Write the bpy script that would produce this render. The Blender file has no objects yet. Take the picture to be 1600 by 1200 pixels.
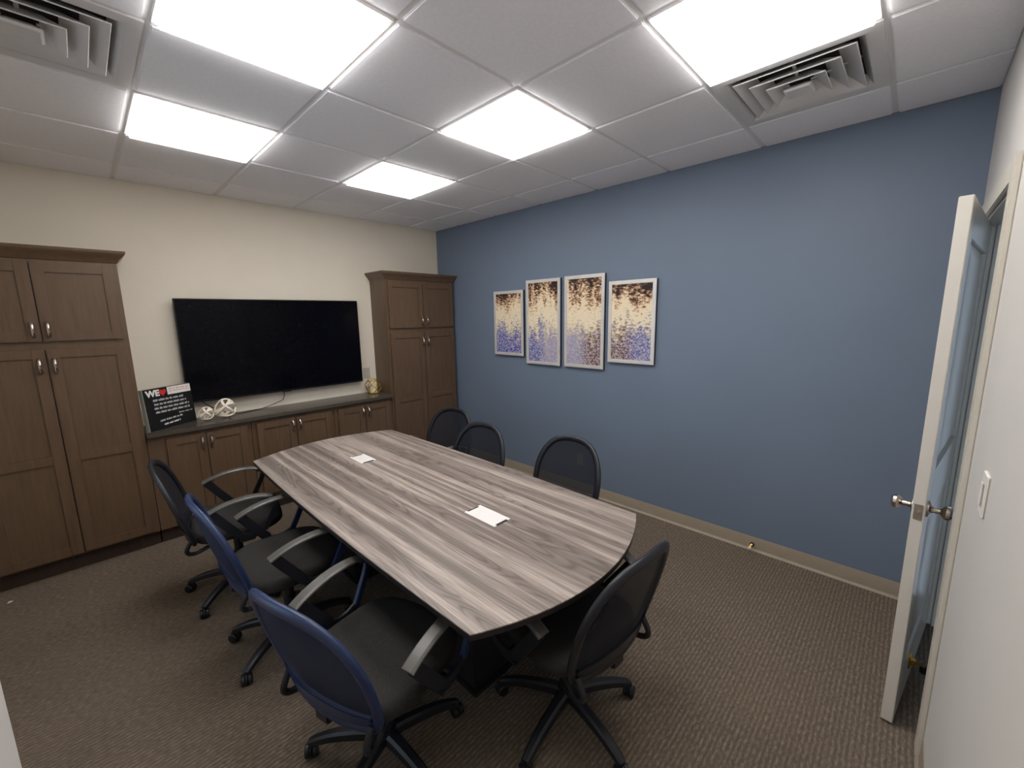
import bpy, bmesh, math, random
from mathutils import Vector, Matrix
random.seed(7)
PI = math.pi
sc = bpy.context.scene
COL = sc.collection

# ------------------------------------------------------------------ camera
H = 2.696                     # ceiling height
YR = -4.455                   # wall with the door (faces +y)
XL = -3.735                   # wall on the cabinet side away from the blue wall
cam_d = bpy.data.cameras.new('camera')
cam = bpy.data.objects.new('camera', cam_d); COL.objects.link(cam)
cam_d.sensor_width = 36.0; cam_d.lens = 644.835 * 36.0 / 1600.0
cam_d.clip_start = 0.02
yaw, pitch, roll = math.radians(45.8825), math.radians(-9.3787), math.radians(-0.9391)
fw = Vector((math.sin(yaw)*math.cos(pitch), math.cos(yaw)*math.cos(pitch), math.sin(pitch)))
r0 = Vector((math.cos(yaw), -math.sin(yaw), 0)); u0 = r0.cross(fw)
rr = r0*math.cos(roll) + u0*math.sin(roll); uu = u0*math.cos(roll) - r0*math.sin(roll)
m = Matrix((rr, uu, -fw)).transposed().to_4x4(); m.translation = (-3.129, -4.272, 1.677)
cam.matrix_world = m
sc.camera = cam
# ------------------------------------------------------------------ world and view
w = bpy.data.worlds.new('World'); sc.world = w; w.use_nodes = True
w.node_tree.nodes['Background'].inputs[0].default_value = (0.64, 0.80, 1.0, 1)
w.node_tree.nodes['Background'].inputs[1].default_value = 1.0
sc.view_settings.view_transform = 'Standard'
try: sc.view_settings.look = 'None'
except Exception: pass
sc.view_settings.gamma = 1.0
sc.view_settings.use_curve_mapping = False
sc.view_settings.exposure = 1.0
PANEL = 6.0                   # strength of the ceiling light panels
pl = bpy.data.lights.new('window_portal', 'AREA'); pl.shape = 'RECTANGLE'; pl.size = 1.6; pl.size_y = 1.3; pl.cycles.is_portal = True
po = bpy.data.objects.new('window_portal', pl); COL.objects.link(po); po.location = (XL-.095, -2.15, 1.45)
po.rotation_euler = Vector((1, 0, 0)).to_track_quat('-Z', 'Y').to_euler(); pl.size = 1.3; pl.size_y = 1.6

# ------------------------------------------------------------------ materials
def S(r, g, b):               # sRGB 0-255 -> linear
    f = lambda c: (c/255/12.92) if c/255 <= .04045 else ((c/255+.055)/1.055)**2.4
    return (f(r), f(g), f(b), 1)
class NT:
    def __init__(s, name):
        s.m = bpy.data.materials.new(name); s.m.use_nodes = True; s.t = s.m.node_tree
        s.b = s.t.nodes['Principled BSDF']
    def n(s, typ, **kw):
        o = s.t.nodes.new(typ)
        for k, v in kw.items():
            if k[:2] == 'i_': o.inputs[k[2:].replace('_', ' ')].default_value = v
            else: setattr(o, k, v)
        return o
    def l(s, a, b): s.t.links.new(a, b)
    def ramp(s, src, stops, interp='LINEAR'):
        o = s.n('ShaderNodeValToRGB'); cr = o.color_ramp; cr.interpolation = interp
        while len(cr.elements) < len(stops): cr.elements.new(.5)
        for e, (p, c) in zip(cr.elements, stops): e.position = p; e.color = c
        s.l(src, o.inputs[0]); return o.outputs[0]
    def coords(s, scale=(1, 1, 1), kind='Object'):
        tc = s.n('ShaderNodeTexCoord'); mp = s.n('ShaderNodeMapping'); mp.inputs['Scale'].default_value = scale
        s.l(tc.outputs[kind], mp.inputs[0]); return mp.outputs[0]
    def noise(s, vec, scale, detail=3, rough=.5):
        o = s.n('ShaderNodeTexNoise'); o.inputs['Scale'].default_value = scale
        o.inputs['Detail'].default_value = detail; o.inputs['Roughness'].default_value = rough
        s.l(vec, o.inputs['Vector']); return o.outputs['Fac']
    def math(s, op, a, b=0.0):
        o = s.n('ShaderNodeMath', operation=op)
        for i, v in enumerate((a, b)):
            if isinstance(v, (int, float)): o.inputs[i].default_value = v
            else: s.l(v, o.inputs[i])
        return o.outputs[0]
    def mix(s, fac, a, b):
        o = s.n('ShaderNodeMix', data_type='RGBA')
        for i, v in ((0, fac), (6, a), (7, b)):
            if isinstance(v, (int, float, tuple)): o.inputs[i].default_value = v
            else: s.l(v, o.inputs[i])
        return o.outputs[2]
    def bump(s, h, strength=.2, dist=.002):
        o = s.n('ShaderNodeBump'); o.inputs['Strength'].default_value = strength; o.inputs['Distance'].default_value = dist
        s.l(h, o.inputs['Height']); s.l(o.outputs[0], s.b.inputs['Normal'])
    def col(s, c):
        if isinstance(c, tuple): s.b.inputs['Base Color'].default_value = c
        else: s.l(c, s.b.inputs['Base Color'])
    def set(s, rough=.5, metal=0, spec=.5):
        s.b.inputs['Roughness'].default_value = rough; s.b.inputs['Metallic'].default_value = metal
        s.b.inputs['Specular IOR Level'].default_value = spec; return s
M = {}
def plain(name, c, rough=.5, metal=0, spec=.5, var=.06, scale=18, bump=0):
    t = NT(name).set(rough, metal, spec); v = t.coords()
    n = t.noise(v, scale, 4)
    lo = tuple(x*(1-var) for x in c[:3])+(1,); hi = tuple(min(1, x*(1+var)) for x in c[:3])+(1,)
    t.col(t.ramp(n, [(.3, lo), (.7, hi)]))
    if bump: t.bump(t.noise(v, 350, 2), bump, .001)
    M[name] = t.m; return t
plain('wall_greige', S(216, 207, 192), .75, 0, .25, .02, 3, .12)
plain('wall_white', S(206, 202, 197), .6, 0, .3, .02, 3, .12)
plain('wall_blue', (.150, .190, .258, 1), .5, 0, .35, .025, 2.5, .12)
plain('trim_paint', S(204, 198, 186), .4, 0, .4, .02)
plain('door_paint', S(205, 200, 192), .3, 0, .5, .02)
plain('cove_base', S(150, 138, 122), .45, 0, .4, .04)
plain('ceiling_tile', S(243, 241, 244), .9, 0, .1, .025, 60, .5)
plain('grid_paint', S(226, 223, 222), .5, 0, .3, .01)
plain('vent_paint', S(214, 211, 210), .45, 0, .4, .01)
plain('vent_dark', S(58, 54, 53), .8, 0, .1)
plain('black_plastic', (.012, .013, .018, 1), .38, 0, .45)
plain('navy_plastic', (.015, .029, .084, 1), .36, 0, .5)  # chair-frame black with a bluish tint put into the colour, for two chairs
plain('arm_grey', (.085, .08, .073, 1), .34, 0, .6)
plain('steel', S(200, 192, 182), .28, 1, .5)
plain('nickel', S(196, 186, 174), .22, 1, .5)
plain('brass', S(205, 165, 80), .25, 1, .5)
plain('gold', S(226, 190, 84), .22, 1, .5)
plain('rubber', (.01, .01, .011, 1), .7, 0, .2)
plain('tv_plastic', (.006, .006, .008, 1), .3, 0, .35)
plain('tv_screen', (.002, .002, .004, 1), .12, 0, .10)
plain('counter', S(74, 67, 60), .25, 0, .5, .12, 40)
plain('white_plastic', S(226, 222, 216), .4, 0, .4)
plain('port_white', S(222, 218, 215), .35, 0, .5, .01)
plain('slot_dark', S(30, 28, 30), .6)
plain('table_edge', S(38, 33, 34), .5, 0, .3)
plain('table_base', S(36, 35, 40), .55, 0, .3)
plain('knot_white', S(232, 222, 206), .7, 0, .3, .06, 60, .2)
plain('candle', S(226, 208, 170), .5, 0, .4)
plain('sign_black', S(20, 19, 22), .5, 0, .3)
plain('sign_edge', S(150, 152, 140), .7, 0, .2)
plain('sign_white', S(222, 218, 214), .6)
plain('sign_grey', S(176, 174, 176), .6)
plain('sign_red', S(196, 44, 30), .6)
plain('sign_pink', S(206, 150, 140), .6)
plain('frame_silver', S(222, 218, 214), .32, .4, .5)
plain('plate_grey', S(150, 152, 150), .4, 0, .4)
plain('outlet_ivory', S(176, 172, 162), .4, 0, .4)

def seat_fabric():
    t = NT('seat_fabric').set(.85, 0, .25); v = t.coords()
    n = t.noise(v, 260, 2); t.col(t.ramp(n, [(.3, (.014, .013, .013, 1)), (.7, (.034, .031, .028, 1))])); t.bump(n, .4, .001)
    M['seat_fabric'] = t.m
seat_fabric()
def mesh_fabric(name, c, opac):
    t = NT(name).set(.7, 0, .3); v = t.coords((1, 1, 1))
    n = t.noise(v, 220, 2); t.col(t.ramp(n, [(.3, tuple(x*.7 for x in c[:3])+(1,)), (.7, c)]))
    tr = t.n('ShaderNodeBsdfTransparent'); mx = t.n('ShaderNodeMixShader'); mx.inputs[0].default_value = opac
    out = [n_ for n_ in t.t.nodes if n_.type == 'OUTPUT_MATERIAL'][0]
    t.l(tr.outputs[0], mx.inputs[1]); t.l(t.b.outputs[0], mx.inputs[2]); t.l(mx.outputs[0], out.inputs[0])
    M[name] = t.m
mesh_fabric('mesh_fabric', (.010, .012, .019, 1), .88)
mesh_fabric('mesh_navy', (.014, .02, .05, 1), .9)  # mesh fabric with the same bluish tint

def wood():                  # dark stained maple, grain upright
    t = NT('cabinet_wood').set(.33, 0, .45); v = t.coords((14, 14, 1.2))
    n = t.noise(v, 3.0, 6, .6); v2 = t.coords((1, 1, .6)); n2 = t.noise(v2, 3.5, 2)
    a = t.ramp(n, [(.25, S(84, 66, 51)), (.5, S(97, 77, 60)), (.8, S(107, 86, 68))])
    t.col(t.mix(t.math('MULTIPLY', n2, .5), a, S(88, 66, 49)))
    t.bump(n, .05, .001); M['cabinet_wood'] = t.m
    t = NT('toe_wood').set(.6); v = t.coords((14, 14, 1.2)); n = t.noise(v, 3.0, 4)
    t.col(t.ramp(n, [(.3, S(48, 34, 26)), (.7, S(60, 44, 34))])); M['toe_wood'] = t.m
wood()
def laminate():              # grey driftwood laminate, grain along the table
    t = NT('table_laminate').set(.36, 0, .4)
    n1 = t.noise(t.coords((1, .022, 1)), 15, 2, .5)                 # broad bands
    n1b = t.noise(t.coords((1.3, .03, 1)), 31, 2, .5)
    n2 = t.noise(t.coords((1, .030, 1)), 120, 5, .65)               # fine streaks
    sx = t.n('ShaderNodeSeparateXYZ'); t.l(t.coords((1, 1, 1)), sx.inputs[0])
    n3 = t.noise(t.coords((1, .11, 1)), 6.0, 2, .45)                # cathedral rings
    ph = t.math('ADD', t.math('MULTIPLY', sx.outputs[0], 160.0), t.math('MULTIPLY', n3, 190.0))
    ring = t.math('POWER', t.math('ADD', t.math('MULTIPLY', t.math('SINE', ph), .5), .5), 3.0)
    ringm = t.math('MULTIPLY', ring, t.ramp(n1, [(.44, (1, 1, 1, 1)), (.55, (0, 0, 0, 1))]))
    bands = t.math('ADD', t.math('MULTIPLY', n1, .72), t.math('MULTIPLY', n1b, .28))
    base = t.ramp(bands, [(.36, S(112, 102, 96)), (.46, S(127, 117, 110)), (.52, S(148, 136, 129)), (.58, S(172, 159, 150)), (.68, S(136, 125, 118))])
    c = t.mix(t.ramp(n2, [(.46, (0, 0, 0, 1)), (.68, (.75, .75, .75, 1))]), base, S(98, 88, 82))
    c = t.mix(t.math('MULTIPLY', ringm, .62), c, S(82, 73, 68))
    t.col(c); M['table_laminate'] = t.m
laminate()
def carpet():
    t = NT('carpet').set(.95, 0, .1)
    v = t.coords()
    wv = t.n('ShaderNodeTexWave', wave_type='BANDS', bands_direction='Y'); wv.inputs['Scale'].default_value = 17.5
    wv.inputs['Distortion'].default_value = 1.6; wv.inputs['Detail'].default_value = 2; wv.inputs['Detail Scale'].default_value = 3
    t.l(v, wv.inputs['Vector'])
    n = t.noise(t.coords((1, 2.4, 1)), 42, 3, .6); big = t.noise(v, 1.6, 3)
    a = t.ramp(n, [(.28, S(88, 78, 68)), (.5, S(116, 104, 92)), (.74, S(148, 134, 120))])
    b = t.mix(t.math('MULTIPLY', t.math('SUBTRACT', 1.0, wv.outputs['Fac']), .62), a, S(74, 65, 57))
    t.col(t.mix(t.math('MULTIPLY', big, .35), b, S(110, 97, 82)))
    t.bump(t.math('ADD', wv.outputs['Fac'], n), .4, .003); M['carpet'] = t.m
carpet()
def art(name, low_l, low_r, seed, mid=.45):
    t = NT(name).set(.5, 0, .3)
    tc = t.n('ShaderNodeTexCoord'); sx = t.n('ShaderNodeSeparateXYZ'); t.l(tc.outputs['Generated'], sx.inputs[0])
    mp = t.n('ShaderNodeMapping'); mp.inputs['Location'].default_value = (seed, seed*2.3, seed*1.7); mp.inputs['Scale'].default_value = (1, 1, 2.0)
    t.l(tc.outputs['Object'], mp.inputs[0]); v = mp.outputs[0]
    n = t.noise(v, 34, 3, .6); mp2 = t.n('ShaderNodeMapping'); mp2.inputs['Location'].default_value = (seed, seed, 0); mp2.inputs['Scale'].default_value = (1, 1, .25)
    t.l(tc.outputs['Object'], mp2.inputs[0]); n2 = t.noise(mp2.outputs[0], 12, 2)
    z = sx.outputs[2]
    tt = t.math('ADD', z, t.math('ADD', t.math('MULTIPLY', t.math('SUBTRACT', n, .5), 1.0), t.math('MULTIPLY', t.math('SUBTRACT', n2, .5), .75)))
    low = t.mix(t.ramp(t.math('SUBTRACT', 1.0, sx.outputs[1]), [(.35, (0, 0, 0, 1)), (.65, (1, 1, 1, 1))]), low_l, low_r)
    fine = t.noise(v, 60, 2)
    low = t.mix(t.ramp(fine, [(.45, (0, 0, 0, 1)), (.62, (1, 1, 1, 1))]), low, S(190, 180, 190))
    up = t.ramp(tt, [(.40, S(206, 190, 160)), (.55, S(232, 218, 190)), (.76, S(230, 210, 178)), (.87, S(170, 130, 98)), (.97, S(78, 54, 44)), (1.0, S(36, 26, 24))])
    c = t.mix(t.ramp(tt, [(mid-.08, (0, 0, 0, 1)), (mid+.06, (1, 1, 1, 1))]), low, up)
    t.col(c); M[name] = t.m
BL, LV, BR = S(66, 84, 152), S(150, 146, 170), S(104, 74, 62)
art('art_a', BL, S(56, 70, 150), 1.0, .40)
art('art_b', BL, LV, 2.2, .40)
art('art_c', LV, BR, 3.7, .38)
art('art_d', BR, S(98, 104, 156), 5.1, .42)
def glass():
    t = NT('window_glass'); tr_ = t.n('ShaderNodeBsdfTransparent'); gl = t.n('ShaderNodeBsdfGlossy'); gl.inputs['Roughness'].default_value = .02
    fr = t.n('ShaderNodeFresnel'); fr.inputs[0].default_value = 1.3; mx = t.n('ShaderNodeMixShader')
    tr_.inputs[0].default_value = (.93, .96, .97, 1)
    out = [n_ for n_ in t.t.nodes if n_.type == 'OUTPUT_MATERIAL'][0]
    t.l(fr.outputs[0], mx.inputs[0]); t.l(tr_.outputs[0], mx.inputs[1]); t.l(gl.outputs[0], mx.inputs[2]); t.l(mx.outputs[0], out.inputs[0])
    M['window_glass'] = t.m
glass()
def emit():
    t = NT('lit_diffuser'); t.col((.9, .9, .9, 1))
    t.b.inputs['Emission Color'].default_value = (1.0, .975, .945, 1); t.b.inputs['Emission Strength'].default_value = PANEL
    M['lit_diffuser'] = t.m
emit()

# ------------------------------------------------------------------ mesh builder
class MB:
    def __init__(s): s.v = []; s.f = []
    def add(s, vs, fs):
        o = len(s.v); s.v += [tuple(v) for v in vs]; s.f += [tuple(i+o for i in f) for f in fs]; return s
    def box(s, lo, hi):
        x0, y0, z0 = [min(a, b) for a, b in zip(lo, hi)]; x1, y1, z1 = [max(a, b) for a, b in zip(lo, hi)]
        return s.add([(x0,y0,z0),(x1,y0,z0),(x1,y1,z0),(x0,y1,z0),(x0,y0,z1),(x1,y0,z1),(x1,y1,z1),(x0,y1,z1)],
                     [(0,3,2,1),(4,5,6,7),(0,1,5,4),(1,2,6,5),(2,3,7,6),(3,0,4,7)])
    def loft(s, rings, cap=(True, True), closed=False):
        n = len(rings[0]); vs = [p for r in rings for p in r]; fs = []
        m_ = len(rings)
        for k in range(m_ if closed else m_-1):
            a, b = k*n, ((k+1) % m_)*n
            for i in range(n): j = (i+1) % n; fs.append((a+i, a+j, b+j, b+i))
        if not closed:
            if cap[0]: fs.append(tuple(range(n-1, -1, -1)))
            if cap[1]: fs.append(tuple((m_-1)*n+i for i in range(n)))
        return s.add(vs, fs)
    def sweep(s, pts, section, up=(0, 0, 1), closed=False, scale=None):
        P = [Vector(p) for p in pts]; rings = []; n = len(P); up = Vector(up); prev = None
        for i, p in enumerate(P):
            a = P[i-1] if (i > 0 or closed) else p; b = P[(i+1) % n] if (i < n-1 or closed) else p
            t = (b-a).normalized()
            side = t.cross(up)
            if side.length < 1e-3: side = prev if prev is not None else t.cross(Vector((1, 0, 0)))
            side.normalize(); prev = side; nn = side.cross(t).normalized()
            k = scale[i] if scale else 1
            rings.append([p + side*(q[0]*k) + nn*(q[1]*k) for q in section])
        return s.loft(rings, closed=closed)
    def tube(s, pts, r, n=8, **kw): return s.sweep(pts, [(r*math.cos(2*PI*i/n), r*math.sin(2*PI*i/n)) for i in range(n)], **kw)
    def bar(s, pts, w_, h_, **kw): return s.sweep(pts, [(-w_/2, -h_/2), (w_/2, -h_/2), (w_/2, h_/2), (-w_/2, h_/2)], **kw)
    def lathe(s, prof, c=(0, 0, 0), axis=(0, 0, 1), n=20):
        ax = Vector(axis).normalized(); t = Vector((1, 0, 0)) if abs(ax.x) < .9 else Vector((0, 1, 0))
        e1 = ax.cross(t).normalized(); e2 = ax.cross(e1); c = Vector(c)
        rings = [[c + ax*h + (e1*math.cos(2*PI*i/n) + e2*math.sin(2*PI*i/n))*max(r, 1e-4) for i in range(n)] for r, h in prof]
        return s.loft(rings)
    def build(s, name, mat, parent=None, bevel=0, seg=2, smooth=30, loc=None):
        me = bpy.data.meshes.new(name); me.from_pydata(s.v, [], s.f); me.validate()
        bm = bmesh.new(); bm.from_mesh(me)
        bmesh.ops.recalc_face_normals(bm, faces=bm.faces)
        if bevel:
            es = [e for e in bm.edges if len(e.link_faces) == 2 and e.calc_face_angle(0) > .5]
            bmesh.ops.bevel(bm, geom=es, offset=bevel, segments=seg, affect='EDGES', clamp_overlap=True)
        bm.to_mesh(me); bm.free()
        if smooth:
            me.polygons.foreach_set('use_smooth', [True]*len(me.polygons)); me.set_sharp_from_angle(angle=math.radians(smooth))
        me.materials.append(M[mat] if isinstance(mat, str) else mat)
        o = bpy.data.objects.new(name, me); COL.objects.link(o)
        if parent is not None: o.parent = parent
        if loc is not None: o.location = loc
        return o
def B(name, lo, hi, mat, parent=None, bevel=0): return MB().box(lo, hi).build(name, mat, parent, bevel)
def thing(name, label, cat, loc=(0, 0, 0), rz=0, group=None):
    o = bpy.data.objects.new(name, None); COL.objects.link(o); o.empty_display_size = .1
    o.location = loc; o.rotation_euler = (0, 0, rz); o['label'] = label; o['category'] = cat
    if group: o['group'] = group
    return o
def tag(o, label, cat, group=None):
    o['label'] = label; o['category'] = cat
    if group: o['group'] = group
    return o
def struct(o): o['kind'] = 'structure'; return o
def sempty(name, loc=(0, 0, 0)):
    o = bpy.data.objects.new(name, None); COL.objects.link(o); o.location = loc; o.empty_display_size = .1; o['kind'] = 'structure'; return o
def copy_tree(o, parent=None):
    c = o.copy(); COL.objects.link(c); c.parent = parent
    for ch in list(o.children): copy_tree(ch, c)
    return c
def smooth_closed(pts, k=6):     # Catmull-Rom through closed points
    n = len(pts); out = []
    for i in range(n):
        p0, p1, p2, p3 = [Vector(pts[(i+j-1) % n]) for j in range(4)]
        for q in range(k):
            t = q/k
            out.append(.5*((2*p1) + (p2-p0)*t + (2*p0-5*p1+4*p2-p3)*t*t + (3*p1-p0-3*p2+p3)*t**3))
    return out
def smooth_open(pts, k=6):
    P = [Vector(p) for p in pts]; out = []
    for i in range(len(P)-1):
        p0 = P[max(i-1, 0)]; p1 = P[i]; p2 = P[i+1]; p3 = P[min(i+2, len(P)-1)]
        for q in range(k):
            t = q/k; out.append(.5*((2*p1) + (p2-p0)*t + (2*p0-5*p1+4*p2-p3)*t*t + (3*p1-p0-3*p2+p3)*t**3))
    out.append(P[-1]); return out

# ------------------------------------------------------------------ room shell
def tagl(o, label): o['label'] = label; return o
HW = H + .05
fl = struct(B('floor', (XL-.1, -6.2, -.05), (.1, .1, 0), 'carpet')); tagl(fl, 'brown-grey ribbed carpet over the whole floor')
tagl(struct(B('wall_back', (XL-.1, 0, 0), (.1, .1, HW), 'wall_greige')), 'greige painted wall behind the television')
tagl(struct(B('wall_right', (0, YR-.12, 0), (.1, 0, HW), 'wall_blue')), 'slate-blue accent wall carrying four framed prints')
WY0, WY1, WZ0, WZ1 = -2.95, -1.35, .80, 2.10      # opening of the unseen window, added for bluish daylight
wl = sempty('wall_left', (XL, 0, 0)); tagl(wl, 'greige side wall beside the tall cabinet')
MB().box((-.1, YR-.12, 0), (0, WY0, HW)).box((-.1, WY1, 0), (0, 0, HW)).box((-.1, WY0, 0), (0, WY1, WZ0)).box((-.1, WY0, WZ1), (0, WY1, HW)).build('wall_surface', 'wall_greige', wl)
wn = sempty('window_added', (XL, 0, 0)); tagl(wn, 'unseen white framed window in the side wall, added for daylight')
mb = MB(); q = .045
mb.box((-.09, WY0, WZ0), (-.03, WY0+q, WZ1)).box((-.09, WY1-q, WZ0), (-.03, WY1, WZ1)).box((-.09, WY0+q, WZ0), (-.03, WY1-q, WZ0+q)).box((-.09, WY0+q, WZ1-q), (-.03, WY1-q, WZ1)).box((-.085, (WY0+WY1)/2-.02, WZ0+q), (-.035, (WY0+WY1)/2+.02, WZ1-q))
mb.build('window_frame', 'white_plastic', wn, .003)
for a_, b_ in ((WY0+q, (WY0+WY1)/2-.02), ((WY0+WY1)/2+.02, WY1-q)): B('pane', (-.063, a_, WZ0+q), (-.057, b_, WZ1-q), 'window_glass', wn)
# wall with the door: opening x -1.065 .. -0.135, 2.055 high
OX0, OX1, OZ = -1.065, -.135, 2.06
wf = sempty('wall_front', (0, YR, 0)); tagl(wf, 'off-white painted wall around the door')
MB().box((OX1, -.12, 0), (0, 0, HW)).box((XL, -.12, 0), (OX0, 0, HW)).box((OX0, -.12, OZ), (OX1, 0, HW)).build('wall_surface', 'wall_white', wf)
# short return of wall next to the camera
tagl(struct(B('wall_left_return', (XL, YR, 0), (-3.322, -3.085, H), 'wall_white')), 'off-white wall return with square corner')
# corridor outside; unseen end wall and ceiling added to dim the door face
tagl(struct(B('wall_corridor', (XL, -6.2, 0), (.1, -6.1, 2.6), 'wall_white')), 'off-white corridor wall outside the door')
tagl(struct(B('wall_corridor_shade', (0, -6.1, 0), (.1, -4.70, 2.6), 'wall_white')), 'off-white end wall of the corridor')
tagl(struct(B('ceiling_corridor_shade', (XL, -6.2, 2.6), (.1, YR-.12, 2.65), 'ceiling_tile')), 'white corridor ceiling outside the door')
# door frame
tr = sempty('trim_1', (0, YR, 0)); tagl(tr, 'taupe painted metal door frame')
cw = .075
MB().box((OX1, 0, 0), (OX1+cw, .016, OZ+cw)).build('casing', 'trim_paint', tr, .003)
MB().box((OX0-cw, 0, 0), (OX0, .016, OZ+cw)).build('casing', 'trim_paint', tr, .003)
MB().box((OX0, 0, OZ), (OX1, .016, OZ+cw)).build('casing', 'trim_paint', tr, .003)
MB().box((OX1-.02, -.12, 0), (OX1, .0, OZ)).build('jamb', 'trim_paint', tr, .002)
MB().box((OX0, -.12, 0), (OX0+.02, .0, OZ)).build('jamb', 'trim_paint', tr, .002)
MB().box((OX0+.02, -.12, OZ-.0), (OX1-.02, .0, OZ-.012)).build('jamb', 'trim_paint', tr, .001)
MB().box((OX1-.034, -.085, 0), (OX1-.02, -.045, OZ-.012)).build('door_stop_strip', 'trim_paint', tr, .002)
MB().box((OX0+.02, -.085, 0), (OX0+.034, -.045, OZ-.012)).build('door_stop_strip', 'trim_paint', tr, .002)

# vinyl cove base: profile with a toe
def cove(name, a, b, inward, label):
    a = Vector(a); b = Vector(b); inn = Vector(inward)
    prof = [(0, 0), (.016, 0), (.014, .004), (.006, .014), (.004, .03), (.004, .094), (.002, .1), (0, .1)]
    o = MB().loft([[p + inn*d + Vector((0, 0, z)) for d, z in prof] for p in (a, b)]).build(name, 'cove_base')
    struct(o); tagl(o, label); return o
cove('baseboard_right', (0, -.40, 0), (0, YR, 0), (-1, 0, 0), 'taupe vinyl cove base along the blue wall')
cove('baseboard_front', (OX0-cw, YR, 0), (-3.322, YR, 0), (0, 1, 0), 'taupe vinyl cove base beside the door frame')
cove('baseboard_left', (XL, -.42, 0), (XL, -3.085, 0), (1, 0, 0), 'taupe vinyl cove base beside the tall cabinet')

# ------------------------------------------------------------------ ceiling
T = .6096
GX, GY = -1.616, -2.870
ceil = sempty('ceiling', (0, 0, H)); tagl(ceil, 'suspended ceiling of white tiles in a grid')
LIGHTS = {(-2, 0), (-2, 2), (0, 0), (0, 2), (0, -2), (-2, -2)}
VENTS = {(-3, 1), (1, -2)}
tile_me = None
g = .011
for i in range(-4, 3):
    for j in range(-3, 5):
        if (i, j) in LIGHTS or (i, j) in VENTS: continue
        x0, x1 = GX+i*T+g, GX+(i+1)*T-g; y0, y1 = GY+j*T+g, GY+(j+1)*T-g
        X0, X1, Y0, Y1 = max(x0, XL), min(x1, 0), max(y0, YR), min(y1, 0)
        if X1-X0 < .02 or Y1-Y0 < .02: continue
        full = (X0, X1, Y0, Y1) == (x0, x1, y0, y1)
        cx, cy = (X0+X1)/2, (Y0+Y1)/2
        if full and tile_me:
            o = bpy.data.objects.new('ceiling_tile', tile_me); COL.objects.link(o); o.parent = ceil; o.location = (cx, cy, 0)
        else:
            hx, hy = (X1-X0)/2, (Y1-Y0)/2
            o = MB().box((-hx, -hy, 0), (hx, hy, .016)).build('ceiling_tile', 'ceiling_tile', ceil, .005, 2, 30, (cx, cy, 0))
            if full: tile_me = o.data
for i in range(-3, 3):
    x = GX+i*T
    if XL < x < 0: MB().box((x-.012, YR, .007), (x+.012, 0, .03)).build('grid_bar', 'grid_paint', ceil)
for j in range(-2, 5):
    y = GY+j*T
    if YR < y < 0: MB().box((XL, y-.012, .0065), (0, y+.012, .029)).build('grid_bar', 'grid_paint', ceil)
MB().box((XL-.1, YR-.12, .05), (.1, .1, .08)).build('ceiling_deck', 'ceiling_tile', ceil)

# lights
LL = {(-2, 0): 'lit square ceiling panel above the navy-tinted chairs on the cabinet side',
      (-2, 2): 'lit square ceiling panel closest to the wall above the black sign',
      (0, 0): 'lit square ceiling panel in the middle of the three along the blue wall',
      (0, 2): 'lit square ceiling panel close to the corner of blue and television walls',
      (0, -2): 'lit square ceiling panel edge to edge with the stepped air vent near the door',
      (-2, -2): 'lit square ceiling panel next to the front wall on the cabinet side'}
for (i, j) in sorted(LIGHTS):
    cx, cy = GX+(i+.5)*T, GY+(j+.5)*T
    t = thing('ceiling_light', LL[(i, j)], 'ceiling light', (cx, cy, H), 0, 'lit square panels in the tiled ceiling')
    a, b = .2975, .283
    mb = MB()
    for lo, hi in (((-a, -a), (a, -b)), ((-a, b), (a, a)), ((-a, -b), (-b, b)), ((b, -b), (a, b))): mb.box((lo[0], lo[1], -.002), (hi[0], hi[1], .02))
    mb.build('frame', 'grid_paint', t, .0015)
    B('diffuser', (-b+.004, -b+.004, -.022), (b-.004, b-.004, .012), 'lit_diffuser', t, .003)  # dropped below its frame so the added glowing sides brighten the tiles
# vents: nested sloping square louvres
def vent(i, j, label):
    cx, cy = GX+(i+.5)*T, GY+(j+.5)*T
    t = thing('air_vent', label, 'air vent', (cx, cy, H))
    a, b = .2985, .245
    sq = lambda h, z: [(-h, -h, z), (h, -h, z), (h, h, z), (-h, h, z)]
    MB().loft([sq(a, .012), sq(a, -.001), sq(b+.012, -.004), sq(b, .0), sq(b-.03, .045), sq(b-.028, .046), sq(b+.004, .012)], closed=True).build('border', 'vent_paint', t)
    for lo, hi, z in ((.218, .152, -.006), (.164, .100, -.014), (.108, .052, -.022)):
        MB().loft([sq(lo, z), sq(lo+.003, z+.003), sq(hi, z+.048), sq(hi-.004, z+.048), sq(lo-.006, z+.004)], closed=True).build('louvre', 'vent_paint', t)
    MB().loft([sq(.045, -.030), sq(.056, -.022), sq(.03, -.004)]).build('centre_plate', 'vent_paint', t, .002)
    for sx, sy in ((1, 0), (-1, 0), (0, 1), (0, -1)):
        MB().bar([(sx*.04, sy*.04, .012), (sx*.215, sy*.215, .034)], .012, .004).build('strut', 'vent_paint', t)
    MB().box((-.235, -.235, .0465), (.235, .235, .049)).build('duct_mouth', 'vent_dark', t)
vent(-3, 1, 'square stepped ceiling air vent diagonal to a lit panel on the tall-cabinet side')
vent(1, -2, 'square stepped ceiling air vent beside a lit panel, next to the blue wall')

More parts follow.
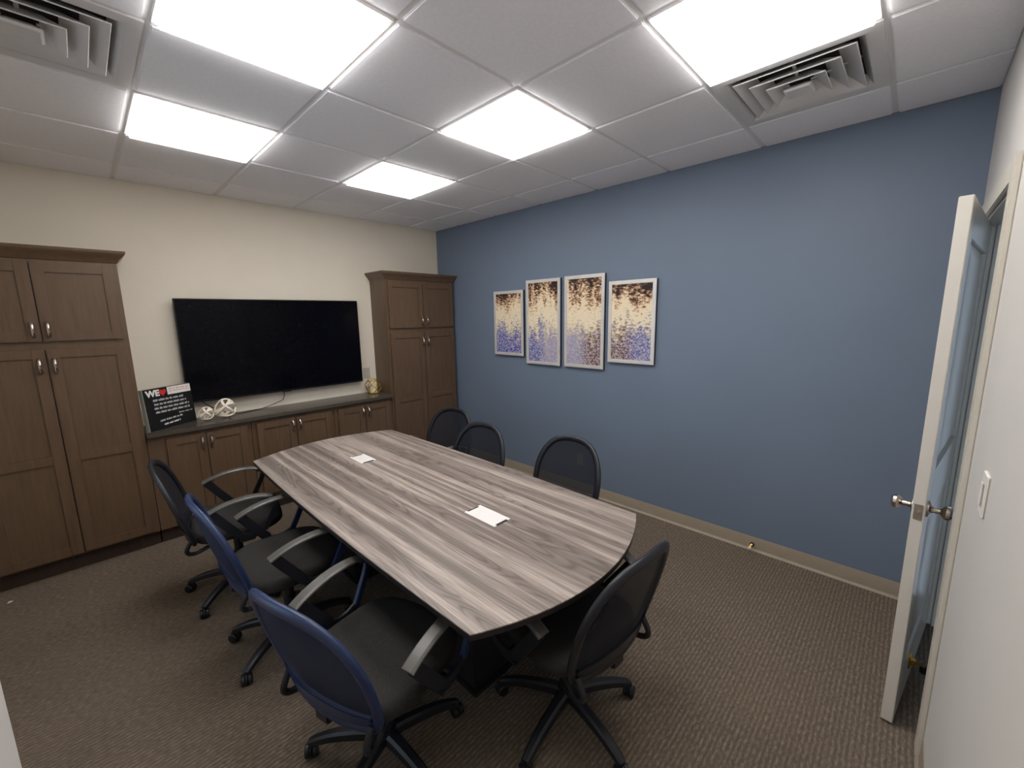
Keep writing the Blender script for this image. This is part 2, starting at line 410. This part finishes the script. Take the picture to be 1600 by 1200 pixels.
# ------------------------------------------------------------------ cabinets
YF = -.34                    # door faces
def pull(parent, x, z, y):   # small arched nickel pull, upright
    pts = smooth_open([(x, y, z+.040), (x, y-.016, z+.038), (x, y-.030, z+.014), (x, y-.030, z-.014), (x, y-.016, z-.038), (x, y, z-.040)], 4)
    n = len(pts); scl = [1.25 if abs(k-(n-1)/2) > n*.3 else 1.0 for k in range(n)]
    return MB().tube(pts, .0085, 8, up=(1, 0, 0), scale=scl).build('handle', 'nickel', parent)
def cab_door(parent, x0, x1, z0, z1, y, rails=(), hx=None, hz=None):
    st = .058; f = y; bk = y+.020
    mb = MB()
    mb.box((x0, f, z0), (x0+st, bk, z1)).box((x1-st, f, z0), (x1, bk, z1))
    zs = [z0] + [v for v in rails] + [z1-st]
    for zr in zs: mb.box((x0+st, f, zr), (x1-st, bk, zr+st))
    mb.build('door', 'cabinet_wood', parent, .0025)
    d = parent.children[-1]
    d = [c for c in parent.children if c.name.startswith('door')][-1]
    lim = zs
    for k in range(len(zs)-1):
        a, b = zs[k]+st, zs[k+1]
        MB().box((x0+st, f+.010, a), (x1-st, bk-.002, b)).build('panel', 'cabinet_wood', d)
    if hx is not None: pull(d, hx, hz, f)
    return d
_doors = []
def crown(parent, x0, x1, oL, oR):
    steps = [(2.070, 0), (2.078, .008), (2.090, .012), (2.112, .032), (2.128, .046), (2.136, .050), (2.150, .050)]
    rings = []
    for z, o in steps:
        rings.append([(x0-o*oL, -.002, z), (x0-o*oL, -.32-o, z), (x1+o*oR, -.32-o, z), (x1+o*oR, -.002, z)])
    return MB().loft(rings).build('crown', 'cabinet_wood', parent)
def tall(name_label, x0, x1, oL, oR, split):
    cx = (x0+x1)/2
    t = thing('tall_cabinet', name_label, 'cabinet', (cx, 0, 0))
    a, b = x0-cx, x1-cx; s = split-cx
    B('body', (a, -.318, .11), (b, -.002, 2.07), 'cabinet_wood', t, .002)
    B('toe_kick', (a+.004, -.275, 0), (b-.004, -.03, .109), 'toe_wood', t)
    crown(t, a, b, oL, oR)
    fr = .022; gp = .003
    for (z0, z1, rails, hz) in ((1.565, 2.050, (), 1.640), (.125, 1.515, (.765,), 1.412)):
        for k, (u0_, u1_) in enumerate(((a+fr, s-gp), (s+gp, b-fr))):
            cab_door(t, u0_, u1_, z0, z1, YF, rails, (u1_-.030) if k == 0 else (u0_+.030), hz)
    return t
tall('tall dark-stained four-door cabinet in the corner by the blue wall', -.905, -.03, 1, .58, -.465)
tall('tall dark-stained four-door cabinet standing beside the black sign', -3.70, -2.903, .0, 1, -3.303)
for k, (x0, x1, s, lab) in enumerate(((-2.900, -2.235, -2.548, 'low dark-stained two-door cabinet under the sign and knot balls'),
                                (-2.232, -1.535, -1.883, 'low dark-stained two-door cabinet below the middle of the television'),
                                (-1.532, -.908, -1.222, 'low dark-stained two-door cabinet under the gold candle holder'))):
    cx = (x0+x1)/2; t = thing('base_cabinet', lab, 'cabinet', (cx, 0, 0), 0, 'low cabinets under the counter')
    a, b = x0-cx, x1-cx
    B('body', (a, -.318, .11), (b, -.002, .838), 'cabinet_wood', t, .002)
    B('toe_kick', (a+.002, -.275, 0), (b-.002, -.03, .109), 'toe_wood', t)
    l0 = -2.795-cx if k == 0 else a+.035
    cab_door(t, l0, s-cx-.003, .16, .808, YF, (), s-cx-.030, .738)
    cab_door(t, s-cx+.003, b-.03, .16, .808, YF, (), s-cx+.030, .738)
ct = B('countertop', (-2.8985, -.362, .839), (-.9085, -.002, .872), 'counter', None, .004)
tag(ct, 'dark grey laminate countertop running between the tall cabinets', 'countertop')
CT = .872

# ------------------------------------------------------------------ television
tv = thing('television', 'large black flat-screen television mounted on the wall above the counter', 'television', (-1.852, -.003, 1.012))
hw_, hh = .751, .844
MB().box((-hw_, -.082, 0), (hw_, -.052, hh)).build('casing', 'tv_plastic', tv, .003)
MB().box((-.42, -.052, .10), (.42, -.036, .62)).build('back_housing', 'tv_plastic', tv, .006)
B('screen', (-hw_+.008, -.0835, .016), (hw_-.008, -.0815, hh-.008), 'tv_screen', tv)
B('status_light_bar', (-.04, -.083, -.006), (.04, -.062, .001), 'tv_plastic', tv, .002)
MB().box((-.30, -.036, .20), (-.25, 0, .60)).box((.25, -.036, .20), (.30, 0, .60)).box((-.30, -.02, .42), (.30, 0, .47)).build('wall_bracket', 'black_plastic', tv)
TVO = Vector((-1.852, -.003, 1.012))
MB().tube(smooth_open([Vector(p)-TVO for p in [(-2.50, -.060, 1.010), (-2.46, -.05, .97), (-2.37, -.07, .905), (-2.27, -.10, .878), (-2.17, -.075, .8755), (-2.05, -.045, .880), (-1.93, -.03, .91), (-1.87, -.03, .95), (-1.87, -.045, 1.11)]], 6), .0032, 6).build('power_cord', 'rubber', tv)

# sign leaning in the corner of the counter
sd = Vector((.314, .204)).normalized(); ang = math.atan2(sd.y, sd.x)
sg = thing('canvas_sign', 'black canvas sign with WE, a red heart and rows of small white lettering', 'sign', (-2.872, -.338, CT+.003), ang)
sg.rotation_euler = (math.radians(-4), 0, ang)
SW, SH = .365, .315
B('canvas', (0, 0, 0), (SW, .034, SH), 'sign_edge', sg, .002)
B('printed_face', (.003, -.0012, .003), (SW-.001, .0005, SH-.001), 'sign_black', sg)
def text_mesh(txt, size, name, mat, parent, loc, bold=.0):
    cu = bpy.data.curves.new(name, 'FONT'); cu.body = txt; cu.size = size; cu.extrude = .0006; cu.offset = bold
    o = bpy.data.objects.new(name, cu); COL.objects.link(o)
    dg = bpy.context.evaluated_depsgraph_get(); me = bpy.data.meshes.new_from_object(o.evaluated_get(dg))
    bpy.data.objects.remove(o); me.materials.clear(); me.materials.append(M[mat])
    q = bpy.data.objects.new(name, me); COL.objects.link(q); q.parent = parent; q.location = loc; q.rotation_euler = (PI/2, 0, 0); return q
text_mesh('WE', .062, 'lettering', 'sign_white', sg, (.022, -.0022, .258), .003)
hp = []
for k in range(40):
    a = 2*PI*k/40; hp.append((16*math.sin(a)**3, 13*math.cos(a)-5*math.cos(2*a)-2*math.cos(3*a)-math.cos(4*a)))
hb = MB(); hs = .00165
hb.loft([[(.142+x*hs, y_, .278+z*hs*1.1) for x, z in hp] for y_ in (-.0012, -.0030)]); hb.build('red_heart', 'sign_red', sg)
B('white_strip', (.178, -.0026, .252), (SW-.004, -.0012, .310), 'sign_white', sg)
rs = random.Random(3)
def word_row(x0, x1, z, h, mat, slope=0.0, y=-.0026):
    mb = MB(); x = x0
    while x < x1-.006:
        wd = rs.uniform(.018, .045); wd = min(wd, x1-x)
        n = max(2, int(wd/.006))
        for q in range(n):      # letter-sized strokes
            xa = x+wd*q/n; hh_ = h*rs.uniform(.7, 1.05); zz = z+slope*(xa-x0)
            mb.box((xa, y, zz), (xa+wd/n*.82, y+.0012, zz+hh_))
        x += wd+.007
    mb.build('small_print', mat, sg, 0, 2, 0)
word_row(.19, .345, .290, .009, 'sign_pink', 0, -.0034); word_row(.19, .34, .274, .007, 'sign_pink', 0, -.0034)
for z, a, b in ((.218, .062, .30), (.188, .066, .31), (.158, .062, .33), (.128, .066, .33)): word_row(a, b, z, .015, 'sign_grey')
word_row(.235, .345, .098, .009, 'sign_grey')
word_row(.085, .27, .062, .014, 'sign_grey', .06); word_row(.11, .235, .032, .013, 'sign_white', .06)

# knot balls: bent bands woven round a sphere
def knot(x, y, R, w_, label):
    t = thing('knot_ball', label, 'ornament', (x, y, CT+R*1.03))
    for k, (ax, sd_) in enumerate((((1, .25, .3), .0), ((-.2, .35, 1), .9), ((.3, 1, -.35), 2.0), ((-.8, .6, .5), 2.9))):
        ax = Vector(ax).normalized(); e1 = ax.cross(Vector((0, 0, 1)) if abs(ax.z) < .9 else Vector((1, 0, 0))).normalized(); e2 = ax.cross(e1)
        rings = []
        N = 40
        for i in range(N):
            a = 2*PI*i/N; rad = e1*math.cos(a)+e2*math.sin(a); off = ax*(R*.22*math.sin(2*a+sd_))
            rr_ = R*(.90+.06*math.cos(3*a+sd_+k)); c = rad*rr_+off
            n_ = c.normalized()
            rings.append([c+ax*(w_*u_)+n_*(v_*R*.10) for u_, v_ in ((-1, -.6), (-.7, .8), (0, 1.0), (.7, .8), (1, -.6), (0, -1))])
        MB().loft(rings, closed=True).build('band', 'knot_white', t)
knot(-2.505, -.175, .054, .0085, 'smaller whitewashed wooden knot ball on the counter by the sign')
knot(-2.372, -.185, .078, .0115, 'larger whitewashed wooden knot ball on the counter by the sign')

# gold geometric candle holder
gh = thing('candle_holder', 'gold wire geometric candle holder with cream candle on the counter', 'candle holder', (-1.005, -.115, CT))
ring = lambda n, r, z, ph=0: [Vector((r*math.cos(2*PI*i/n+ph), r*math.sin(2*PI*i/n+ph), z)) for i in range(n)]
rA, rB, rC, rD = ring(5, .052, .004, .3), ring(5, .086, .055, .3+PI/5), ring(5, .086, .100, .3), ring(5, .058, .150, .3+PI/5)
mb = MB()
def ed(a, b): mb.tube([a, b], .0032, 6)
for i in range(5):
    k = (i+1) % 5
    ed(rA[i], rA[k]); ed(rD[i], rD[k]); ed(rA[i], rB[i]); ed(rA[k], rB[i]); ed(rB[i], rC[i]); ed(rB[i], rC[k]); ed(rC[i], rD[i]); ed(rC[k], rD[i])
mb.build('wire_cage', 'gold', gh)
MB().lathe([(.05, .001), (.05, .004), (.0, .004)], n=5).build('base_plate', 'gold', gh)
MB().lathe([(.0, .004), (.042, .004), (.043, .01), (.043, .112), (.036, .116), (.0, .112)], n=24).build('candle', 'candle', gh)

# outlet on the wall between television and cabinet
def plate(name, label, cat, loc, rz, mat, kind):
    t = thing(name, label, cat, loc, rz)          # local: x along the wall, -y out of it
    B('cover_plate', (-.037, -.007, -.058), (.037, 0, .058), mat, t, .003)
    if kind == 'outlet':
        for z in (-.028, .014): B('socket', (-.016, -.0085, z), (.016, -.0065, z+.026), mat, t, .002)
    else:
        B('rocker', (-.016, -.011, -.033), (.016, -.0065, .033), mat, t, .003)
    return t
plate('wall_outlet', 'ivory wall outlet between the television and the corner cabinet', 'outlet', (-1.012, 0, 1.085), 0, 'outlet_ivory', 'outlet')
plate('wall_outlet', 'grey wall outlet low on the blue wall', 'outlet', (0, -2.125, .325), -PI/2, 'plate_grey', 'outlet')
plate('light_switch', 'white light switch on the off-white wall beside the door', 'light switch', (-1.52, YR, 1.19), PI, 'white_plastic', 'switch')

# ------------------------------------------------------------------ pictures on the blue wall
def picture(y0, y1, z0, z1, mat, label):
    w_, h_ = (y0-y1), (z1-z0)
    t = thing('framed_print', label, 'picture', (0, (y0+y1)/2, z0), 0, 'abstract prints on the blue wall')
    f = .030; d = .032; a = w_/2
    for nm, pts in (('frame_side', [(-a, 0), (-a, h_), (-a+f, h_-f), (-a+f, f)]), ('frame_side', [(a, 0), (a-f, f), (a-f, h_-f), (a, h_)]),
                    ('frame_rail', [(-a, 0), (-a+f, f), (a-f, f), (a, 0)]), ('frame_rail', [(-a, h_), (a, h_), (a-f, h_-f), (-a+f, h_-f)])):
        MB().loft([[(x, y, z) for y, z in pts] for x in (-d, -.022)]).build(nm, 'frame_silver', t, .0025)
    B('backing_box', (-.0215, -a+.001, .001), (-.001, a-.001, h_-.001), 'black_plastic', t)
    B('art_sheet', (-.0275, -a+f-.004, f-.004), (-.0225, a-f+.004, h_-f+.004), mat, t)
    return t
picture(-1.015, -1.437, 1.268, 1.932, 'art_a', 'shorter abstract print with deep blue lower half, next to the corner cabinet')
picture(-1.478, -1.900, 1.200, 2.016, 'art_b', 'taller abstract print with blue lower left and pale lower right')
picture(-1.950, -2.368, 1.203, 2.020, 'art_c', 'taller abstract print with brown speckled lower right')
picture(-2.410, -2.824, 1.274, 1.945, 'art_d', 'shorter abstract print with lavender and brown lower half')

# ------------------------------------------------------------------ door
dv = Vector((-.893, .114)); da = math.atan2(dv.y, dv.x)
dr = sempty('door_1', (-.150, -4.4485, .012)); dr.rotation_euler = (0, 0, da); tagl(dr, 'off-white two-panel door standing slightly open')
DW, DT, DH = .893, .037, 2.034
def door_side(y0, y1):
    pass
mb = MB(); st = .115
for lo, hi in (((0, 0), (st, DH)), ((DW-st, 0), (DW, DH)), ((st, 0), (DW-st, .22)), ((st, .86), (DW-st, 1.06)), ((st, DH-.13), (DW-st, DH))):
    mb.box((lo[0], 0, lo[1]), (hi[0], DT, hi[1]))
mb.build('leaf_frame', 'door_paint', dr, .002)
for a, b in ((.22, .86), (1.06, DH-.13)):
    x0, x1 = st, DW-st
    rc = lambda i, y: [(x0+i, y, a+i), (x1-i, y, a+i), (x1-i, y, b-i), (x0+i, y, b-i)]
    MB().loft([rc(.045, .004), rc(.012, .012), rc(0, .012), rc(0, DT-.012), rc(.012, DT-.012), rc(.045, DT-.004)]).build('leaf_panel', 'door_paint', dr)
KX, KZ = DW-.065, .915
for s in (-1, 1):
    y = 0 if s < 0 else DT
    kn = MB().lathe([(.0, 0), (.032, 0), (.032, .005), (.014, .010), (.011, .016), (.011, .034), (.020, .040), (.027, .050), (.026, .060), (.018, .066), (0, .067)], (KX, y, KZ), (0, s, 0), 24).build('door_knob', 'nickel', dr)
B('latch_plate', (DW-.0005, .006, KZ-.03), (DW+.002, DT-.006, KZ+.03), 'steel', dr)
B('latch_bolt', (DW+.002, .012, KZ-.008), (DW+.010, DT-.012, KZ+.008), 'nickel', dr, .002)
for z in (.2, 1.0, 1.8): MB().lathe([(.006, 0), (.006, .09)], (-.004, .002, z), (0, 0, 1), 10).build('hinge', 'nickel', dr)
# kick-down holder on the corridor face
kd = MB().box((.60, DT, .10), (.64, DT+.006, .16)).box((.608, DT+.006, .115), (.632, DT+.020, .145)).build('kick_down_holder', 'brass', dr, .002)
MB().bar([(.62, DT+.016, .13), (.56, DT+.034, .10), (.50, DT+.042, .05)], .014, .008, up=(0, 1, 0)).build('holder_arm', 'brass', kd)
MB().lathe([(.011, 0), (.015, .004), (.015, .022), (.009, .03)], (.50, DT+.042, .022), (0, 0, 1), 14).build('rubber_foot', 'rubber', kd)

# spring stop on the cove base
ds = thing('baseboard_door_stop', 'small dark door stop with white tip on the blue wall baseboard', 'door stop', (0, -3.60, .045))
MB().lathe([(.014, 0), (.014, .006), (.006, .010)], (-.004, 0, 0), (-1, 0, 0), 12).build('mount', 'rubber', ds)
hel = [(-.012-.048*k/60, .0065*math.cos(k*.9), .0065*math.sin(k*.9)) for k in range(61)]
MB().tube(hel, .0018, 5).build('spring', 'brass', ds)
MB().lathe([(.0085, 0), (.0095, .003), (.0095, .014), (.006, .017)], (-.060, 0, 0), (-1, 0, 0), 12).build('tip', 'white_plastic', ds)
# scrap on the carpet
sp = MB().add([(0, 0, .001), (.022, .004, .004), (.026, .016, .001), (.006, .018, .005), (.013, .010, .009)], [(0, 1, 4), (1, 2, 4), (2, 3, 4), (3, 0, 4), (3, 2, 1, 0)]).build('paper_scrap', 'white_plastic', None, 0, 2, 0, (-3.655, -.48, 0))
tag(sp, 'tiny white paper scrap on the carpet by the tall cabinet', 'paper scrap')

# ------------------------------------------------------------------ table
TX, TY, TZ = -1.927, -2.292, .742
tb = thing('conference_table', 'boat-shaped conference table with grey wood-grain top and dark edge', 'table', (TX, TY, 0))
def outline(off=0.0):
    pts = []; hx, hy, sag, bow = .514-off, 1.122, .140, .022
    N = 24
    arc = lambda t: sag*(1-t*t)
    for k in range(N+1): t = -1+2*k/N; pts.append((t*hx, -hy-arc(t)+off))
    for k in range(1, N): t = -1+2*k/N; pts.append((hx+bow*(1-t*t), t*hy*(1-off)))
    for k in range(N+1): t = 1-2*k/N; pts.append((t*hx, hy+arc(t)-off))
    for k in range(1, N): t = 1-2*k/N; pts.append((-hx-bow*(1-t*t), t*hy*(1-off)))
    return pts
o1 = outline(0); o2 = outline(.012)
MB().loft([[(x, y, z) for x, y in o1] for z in (TZ-.0045, TZ-.001)] + [[(x, y, TZ) for x, y in outline(.001)]]).build('tabletop', 'table_laminate', tb)
MB().loft([[(x, y, TZ-.032) for x, y in o2], [(x, y, TZ-.026) for x, y in outline(.002)], [(x, y, TZ-.0046) for x, y in outline(.0005)]]).build('edge_band', 'table_edge', tb)
for cy in (-.53, .63):
    p = MB().box((-.18, cy-.20, .02), (.18, cy+.20, TZ-.033)).build('pedestal', 'table_base', tb, .006)
    MB().box((-.195, cy-.215, 0), (.195, cy+.215, .02)).build('plinth', 'table_base', tb, .003)
MB().box((-.03, -.329, .15), (.03, .429, TZ-.034)).build('stretcher_panel', 'table_base', tb, .002)
for cx, cy, l, mat in ((-1.923-TX, -1.690-TY, .175, 'port_white'), (-1.905-TX, -2.905-TY, .210, 'port_white')):
    a, b = .051, l/2
    pc = MB().box((-a, -b, TZ), (a, -b+.018, TZ+.003)) if False else MB()
    pts = [(-a, -b), (-a+.016, -b), (-a+.016, -b+.012), (a-.016, -b+.012), (a-.016, -b), (a, -b), (a, b), (a-.016, b), (a-.016, b-.012), (-a+.016, b-.012), (-a+.016, b), (-a, b)]
    pc = MB().loft([[(cx+x, cy+y, z) for x, y in pts] for z in (TZ+.0005, TZ+.004)]).build('power_port_cover', mat, tb); pc['label'] = 'white flip-up power port cover'
    for s in (-1, 1): MB().box((cx-a+.016, cy+s*(b-.006)-.006, TZ+.0003), (cx+a-.016, cy+s*(b-.006)+.006, TZ+.0015)).build('cable_slot', 'slot_dark', pc)

# ------------------------------------------------------------------ chairs (local +x is forward)
def rounded(hx, hy, z, e=3.2, n=36, cx=0, taper=0):
    out = []
    for k in range(n):
        a = 2*PI*k/n; c, s = math.cos(a), math.sin(a)
        x = math.copysign(abs(c)**(2/e), c)*hx; y = math.copysign(abs(s)**(2/e), s)*hy*(1+taper*x)
        out.append((cx+x, y, z))
    return out
def bx(y, z): return -.238 - .112*((z-.45)/.44) - .012*math.sin((z-.45)/.44*PI) + .85*y*y
HALF = [(0, .885), (.080, .879), (.145, .856), (.195, .808), (.228, .742), (.243, .670), (.243, .590), (.236, .530), (.222, .482), (.195, .454), (.10, .447)]
def hw_at(z):
    q = [(.242, .70)]+[]
    prev = None
    for (y0, z0), (y1, z1) in zip(HALF[:-2], HALF[1:-1]):
        if z1 <= z <= z0: return y0+(y1-y0)*(z0-z)/(z0-z1)
    return .0
def make_chair():
    t = thing('task_chair', 'x', 'chair', (0, 0, 0), 0, 'black mesh-back task chairs around the table')
    for k in range(5):
        a = 2*PI*k/5 + math.radians(20); ca, sa = math.cos(a), math.sin(a)
        prof = smooth_open([(.02, .118), (.10, .115), (.20, .100), (.27, .078), (.300, .062)], 4)
        n = len(prof); scl = [1.25-.5*q/(n-1) for q in range(n)]
        leg = MB().sweep([(p[0]*ca, p[0]*sa, p[1]) for p in prof], [(-.022, -.014), (.022, -.014), (.019, .008), (.010, .015), (-.010, .015), (-.019, .008)], scale=scl).build('base_leg', 'black_plastic', t)
        ca2, sa2 = math.cos(a+.9+k), math.sin(a+.9+k)
        cx, cy = .298*ca, .298*sa; ax = (-sa2, ca2, 0)
        mb = MB()
        for s in (-1, 1):
            mb.lathe([(0, -.009), (.022, -.009), (.0255, -.005), (.0255, .005), (.022, .009), (0, .009)], (cx+ax[0]*s*.0135, cy+ax[1]*s*.0135, .0258), ax, 18)
        mb.lathe([(.008, 0), (.008, .035)], (cx, cy, .035), (0, 0, 1), 10)
        mb.lathe([(.0245, -.004), (.0275, -.002), (.0275, .002), (.0245, .004)], (cx, cy, .029), ax, 18)
        mb.build('caster', 'black_plastic', leg)
    MB().lathe([(.0, .085), (.036, .085), (.042, .10), (.040, .135), (.030, .14), (.030, .25), (.024, .255), (.024, .40), (0, .40)], n=20).build('gas_column', 'black_plastic', t)
    MB().box((-.10, -.075, .395), (.09, .075, .432)).box((-.235, -.03, .402), (-.10, .03, .418)).box((-.246, -.032, .402), (-.226, .032, .452)).build('mechanism', 'black_plastic', t, .006)
    MB().tube([(.04, -.07, .415), (.05, -.20, .418), (.052, -.245, .418)], .005, 6).build('height_lever', 'black_plastic', t)
    # seat
    lay = [(.86, .428), (.95, .430), (1.0, .442), (1.0, .462), (.985, .480), (.93, .492), (.80, .498), (.5, .494), (.15, .490)]
    MB().loft([rounded(.235*k, .247*k, z-(.0), 3.4, 40, .015, -.12) for k, z in lay]).build('seat', 'seat_fabric', t, 0, 2, 50)
    # back: frame
    loop = HALF + [(0, .447)] + [(-y, z) for y, z in reversed(HALF[1:])]
    lp = smooth_closed([(0, y, z) for y, z in loop], 5)
    pts = [(bx(p.y, p.z), p.y, p.z) for p in lp]
    sec = [(.020*math.cos(2*PI*i/10), .013*math.sin(2*PI*i/10)) for i in range(10)]
    bf = MB().sweep(pts, sec, up=(1, 0, 0), closed=True).build('back_frame', 'black_plastic', t, 0, 2, 60)
    # lumbar band across the bottom of the back
    rows = []
    for k in range(9):
        y = -.215+.43*k/8
        zt = .525-.016*math.cos(k/8*2*PI); zb = .442 + (.022 if k in (0, 8) else 0)
        rows.append([(bx(y, zb)-.008, y, zb), (bx(y, zb)+.008, y, zb), (bx(y, zt)+.006, y, zt), (bx(y, zt)-.010, y, zt)])
    MB().loft(rows).build('lumbar_band', 'black_plastic', t, .003)
    # mesh
    mb = MB(); NZ, NY = 16, 14; zs = [.49+(.872-.49)*i/NZ for i in range(NZ+1)]
    vs = []; fs = []
    for z in zs:
        h_ = hw_at(z)
        for q in range(NY+1): y = -h_+2*h_*q/NY; vs.append((bx(y, z), y, z))
    for i in range(NZ):
        for q in range(NY): a = i*(NY+1)+q; fs.append((a, a+1, a+NY+2, a+NY+1))
    mb.add(vs, fs).build('mesh_panel', 'mesh_fabric', t, 0, 2, 80)
    # two tubes from under the seat up into the back
    for s in (-1, 1):
        pts = smooth_open([(-.05, s*.14, .424), (-.13, s*.17, .404), (-.195, s*.195, .392), (-.232, s*.204, .398), (-.243, s*.207, .425), (bx(.207, .47)-.008, s*.207, .475)], 5)
        MB().tube(pts, .0115, 8, up=(0, 1, 0)).build('back_tube', 'black_plastic', t)
    # arms
    for s in (-1, 1):
        y = s*.285
        arm = MB().bar(smooth_open([(-.01, y, .470), (.03, y, .446), (.08, y, .446), (.13, y, .462)], 3), .034, .012, up=(0, 1, 0)).box((-.0, s*.10, .418), (.075, s*.292, .430)).build('armrest', 'black_plastic', t, .002)
        arc = smooth_open([(-.140, y, .630), (-.09, y, .651), (-.02, y, .669), (.06, y, .676), (.13, y, .670), (.180, y, .654)], 4)
        secp = [(-.025, -.006), (.025, -.006), (.025, .002), (.018, .008), (-.018, .008), (-.025, .002)]
        MB().sweep(arc, secp).build('arm_pad', 'arm_grey', arm, .001)
        MB().bar(smooth_open([(-.118, y, .632), (-.08, y, .575), (-.03, y, .505), (.0, y, .465)], 3), .046, .014, up=(0, 1, 0)).build('rear_strut', 'black_plastic', arm, .002)
        MB().bar(smooth_open([(.168, y, .652), (.198, y, .638), (.198, y, .60), (.160, y, .52), (.128, y, .46)], 4), .026, .020, up=(0, 1, 0)).build('front_strut', 'black_plastic', arm, .002)
    return t
ch0 = make_chair()
CH = [(-2.610, -1.335, -8, 'black mesh chair on the cabinet side, closest to the low cabinets', 0, 0, -10),
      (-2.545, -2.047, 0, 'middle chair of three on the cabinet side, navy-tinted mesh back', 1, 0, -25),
      (-2.516, -2.975, 14, 'navy-tinted mesh chair on the cabinet side, furthest from the television', 1, 0, 26),
      (-1.900, -3.375, 86, 'black mesh chair alone at the rounded table end by the door', 0, 0, 8),
      (-1.350, -2.755, 178, 'black mesh chair by the blue wall with the wall outlet behind its back', 0, 0, 0),
      (-1.495, -2.092, 184, 'middle mesh chair of three along the blue wall', 0, 0, 30),
      (-1.200, -1.400, 190, 'black mesh chair along the blue wall, closest to the corner cabinet', 0, -.04, 14)]
for k, (x, y, a, lab, navy, drop, spin) in enumerate(CH):
    c = ch0 if k == 0 else copy_tree(ch0)
    c.location = (x, y, 0); c.rotation_euler = (0, 0, math.radians(a)); c['label'] = lab
    for o in c.children:
        base = o.name.split('.')[0]
        if base == 'base_leg': o.rotation_euler = (0, 0, math.radians(spin))       # star base turned on its column
        elif base != 'gas_column': o.location = (0, 0, drop)                        # seat height
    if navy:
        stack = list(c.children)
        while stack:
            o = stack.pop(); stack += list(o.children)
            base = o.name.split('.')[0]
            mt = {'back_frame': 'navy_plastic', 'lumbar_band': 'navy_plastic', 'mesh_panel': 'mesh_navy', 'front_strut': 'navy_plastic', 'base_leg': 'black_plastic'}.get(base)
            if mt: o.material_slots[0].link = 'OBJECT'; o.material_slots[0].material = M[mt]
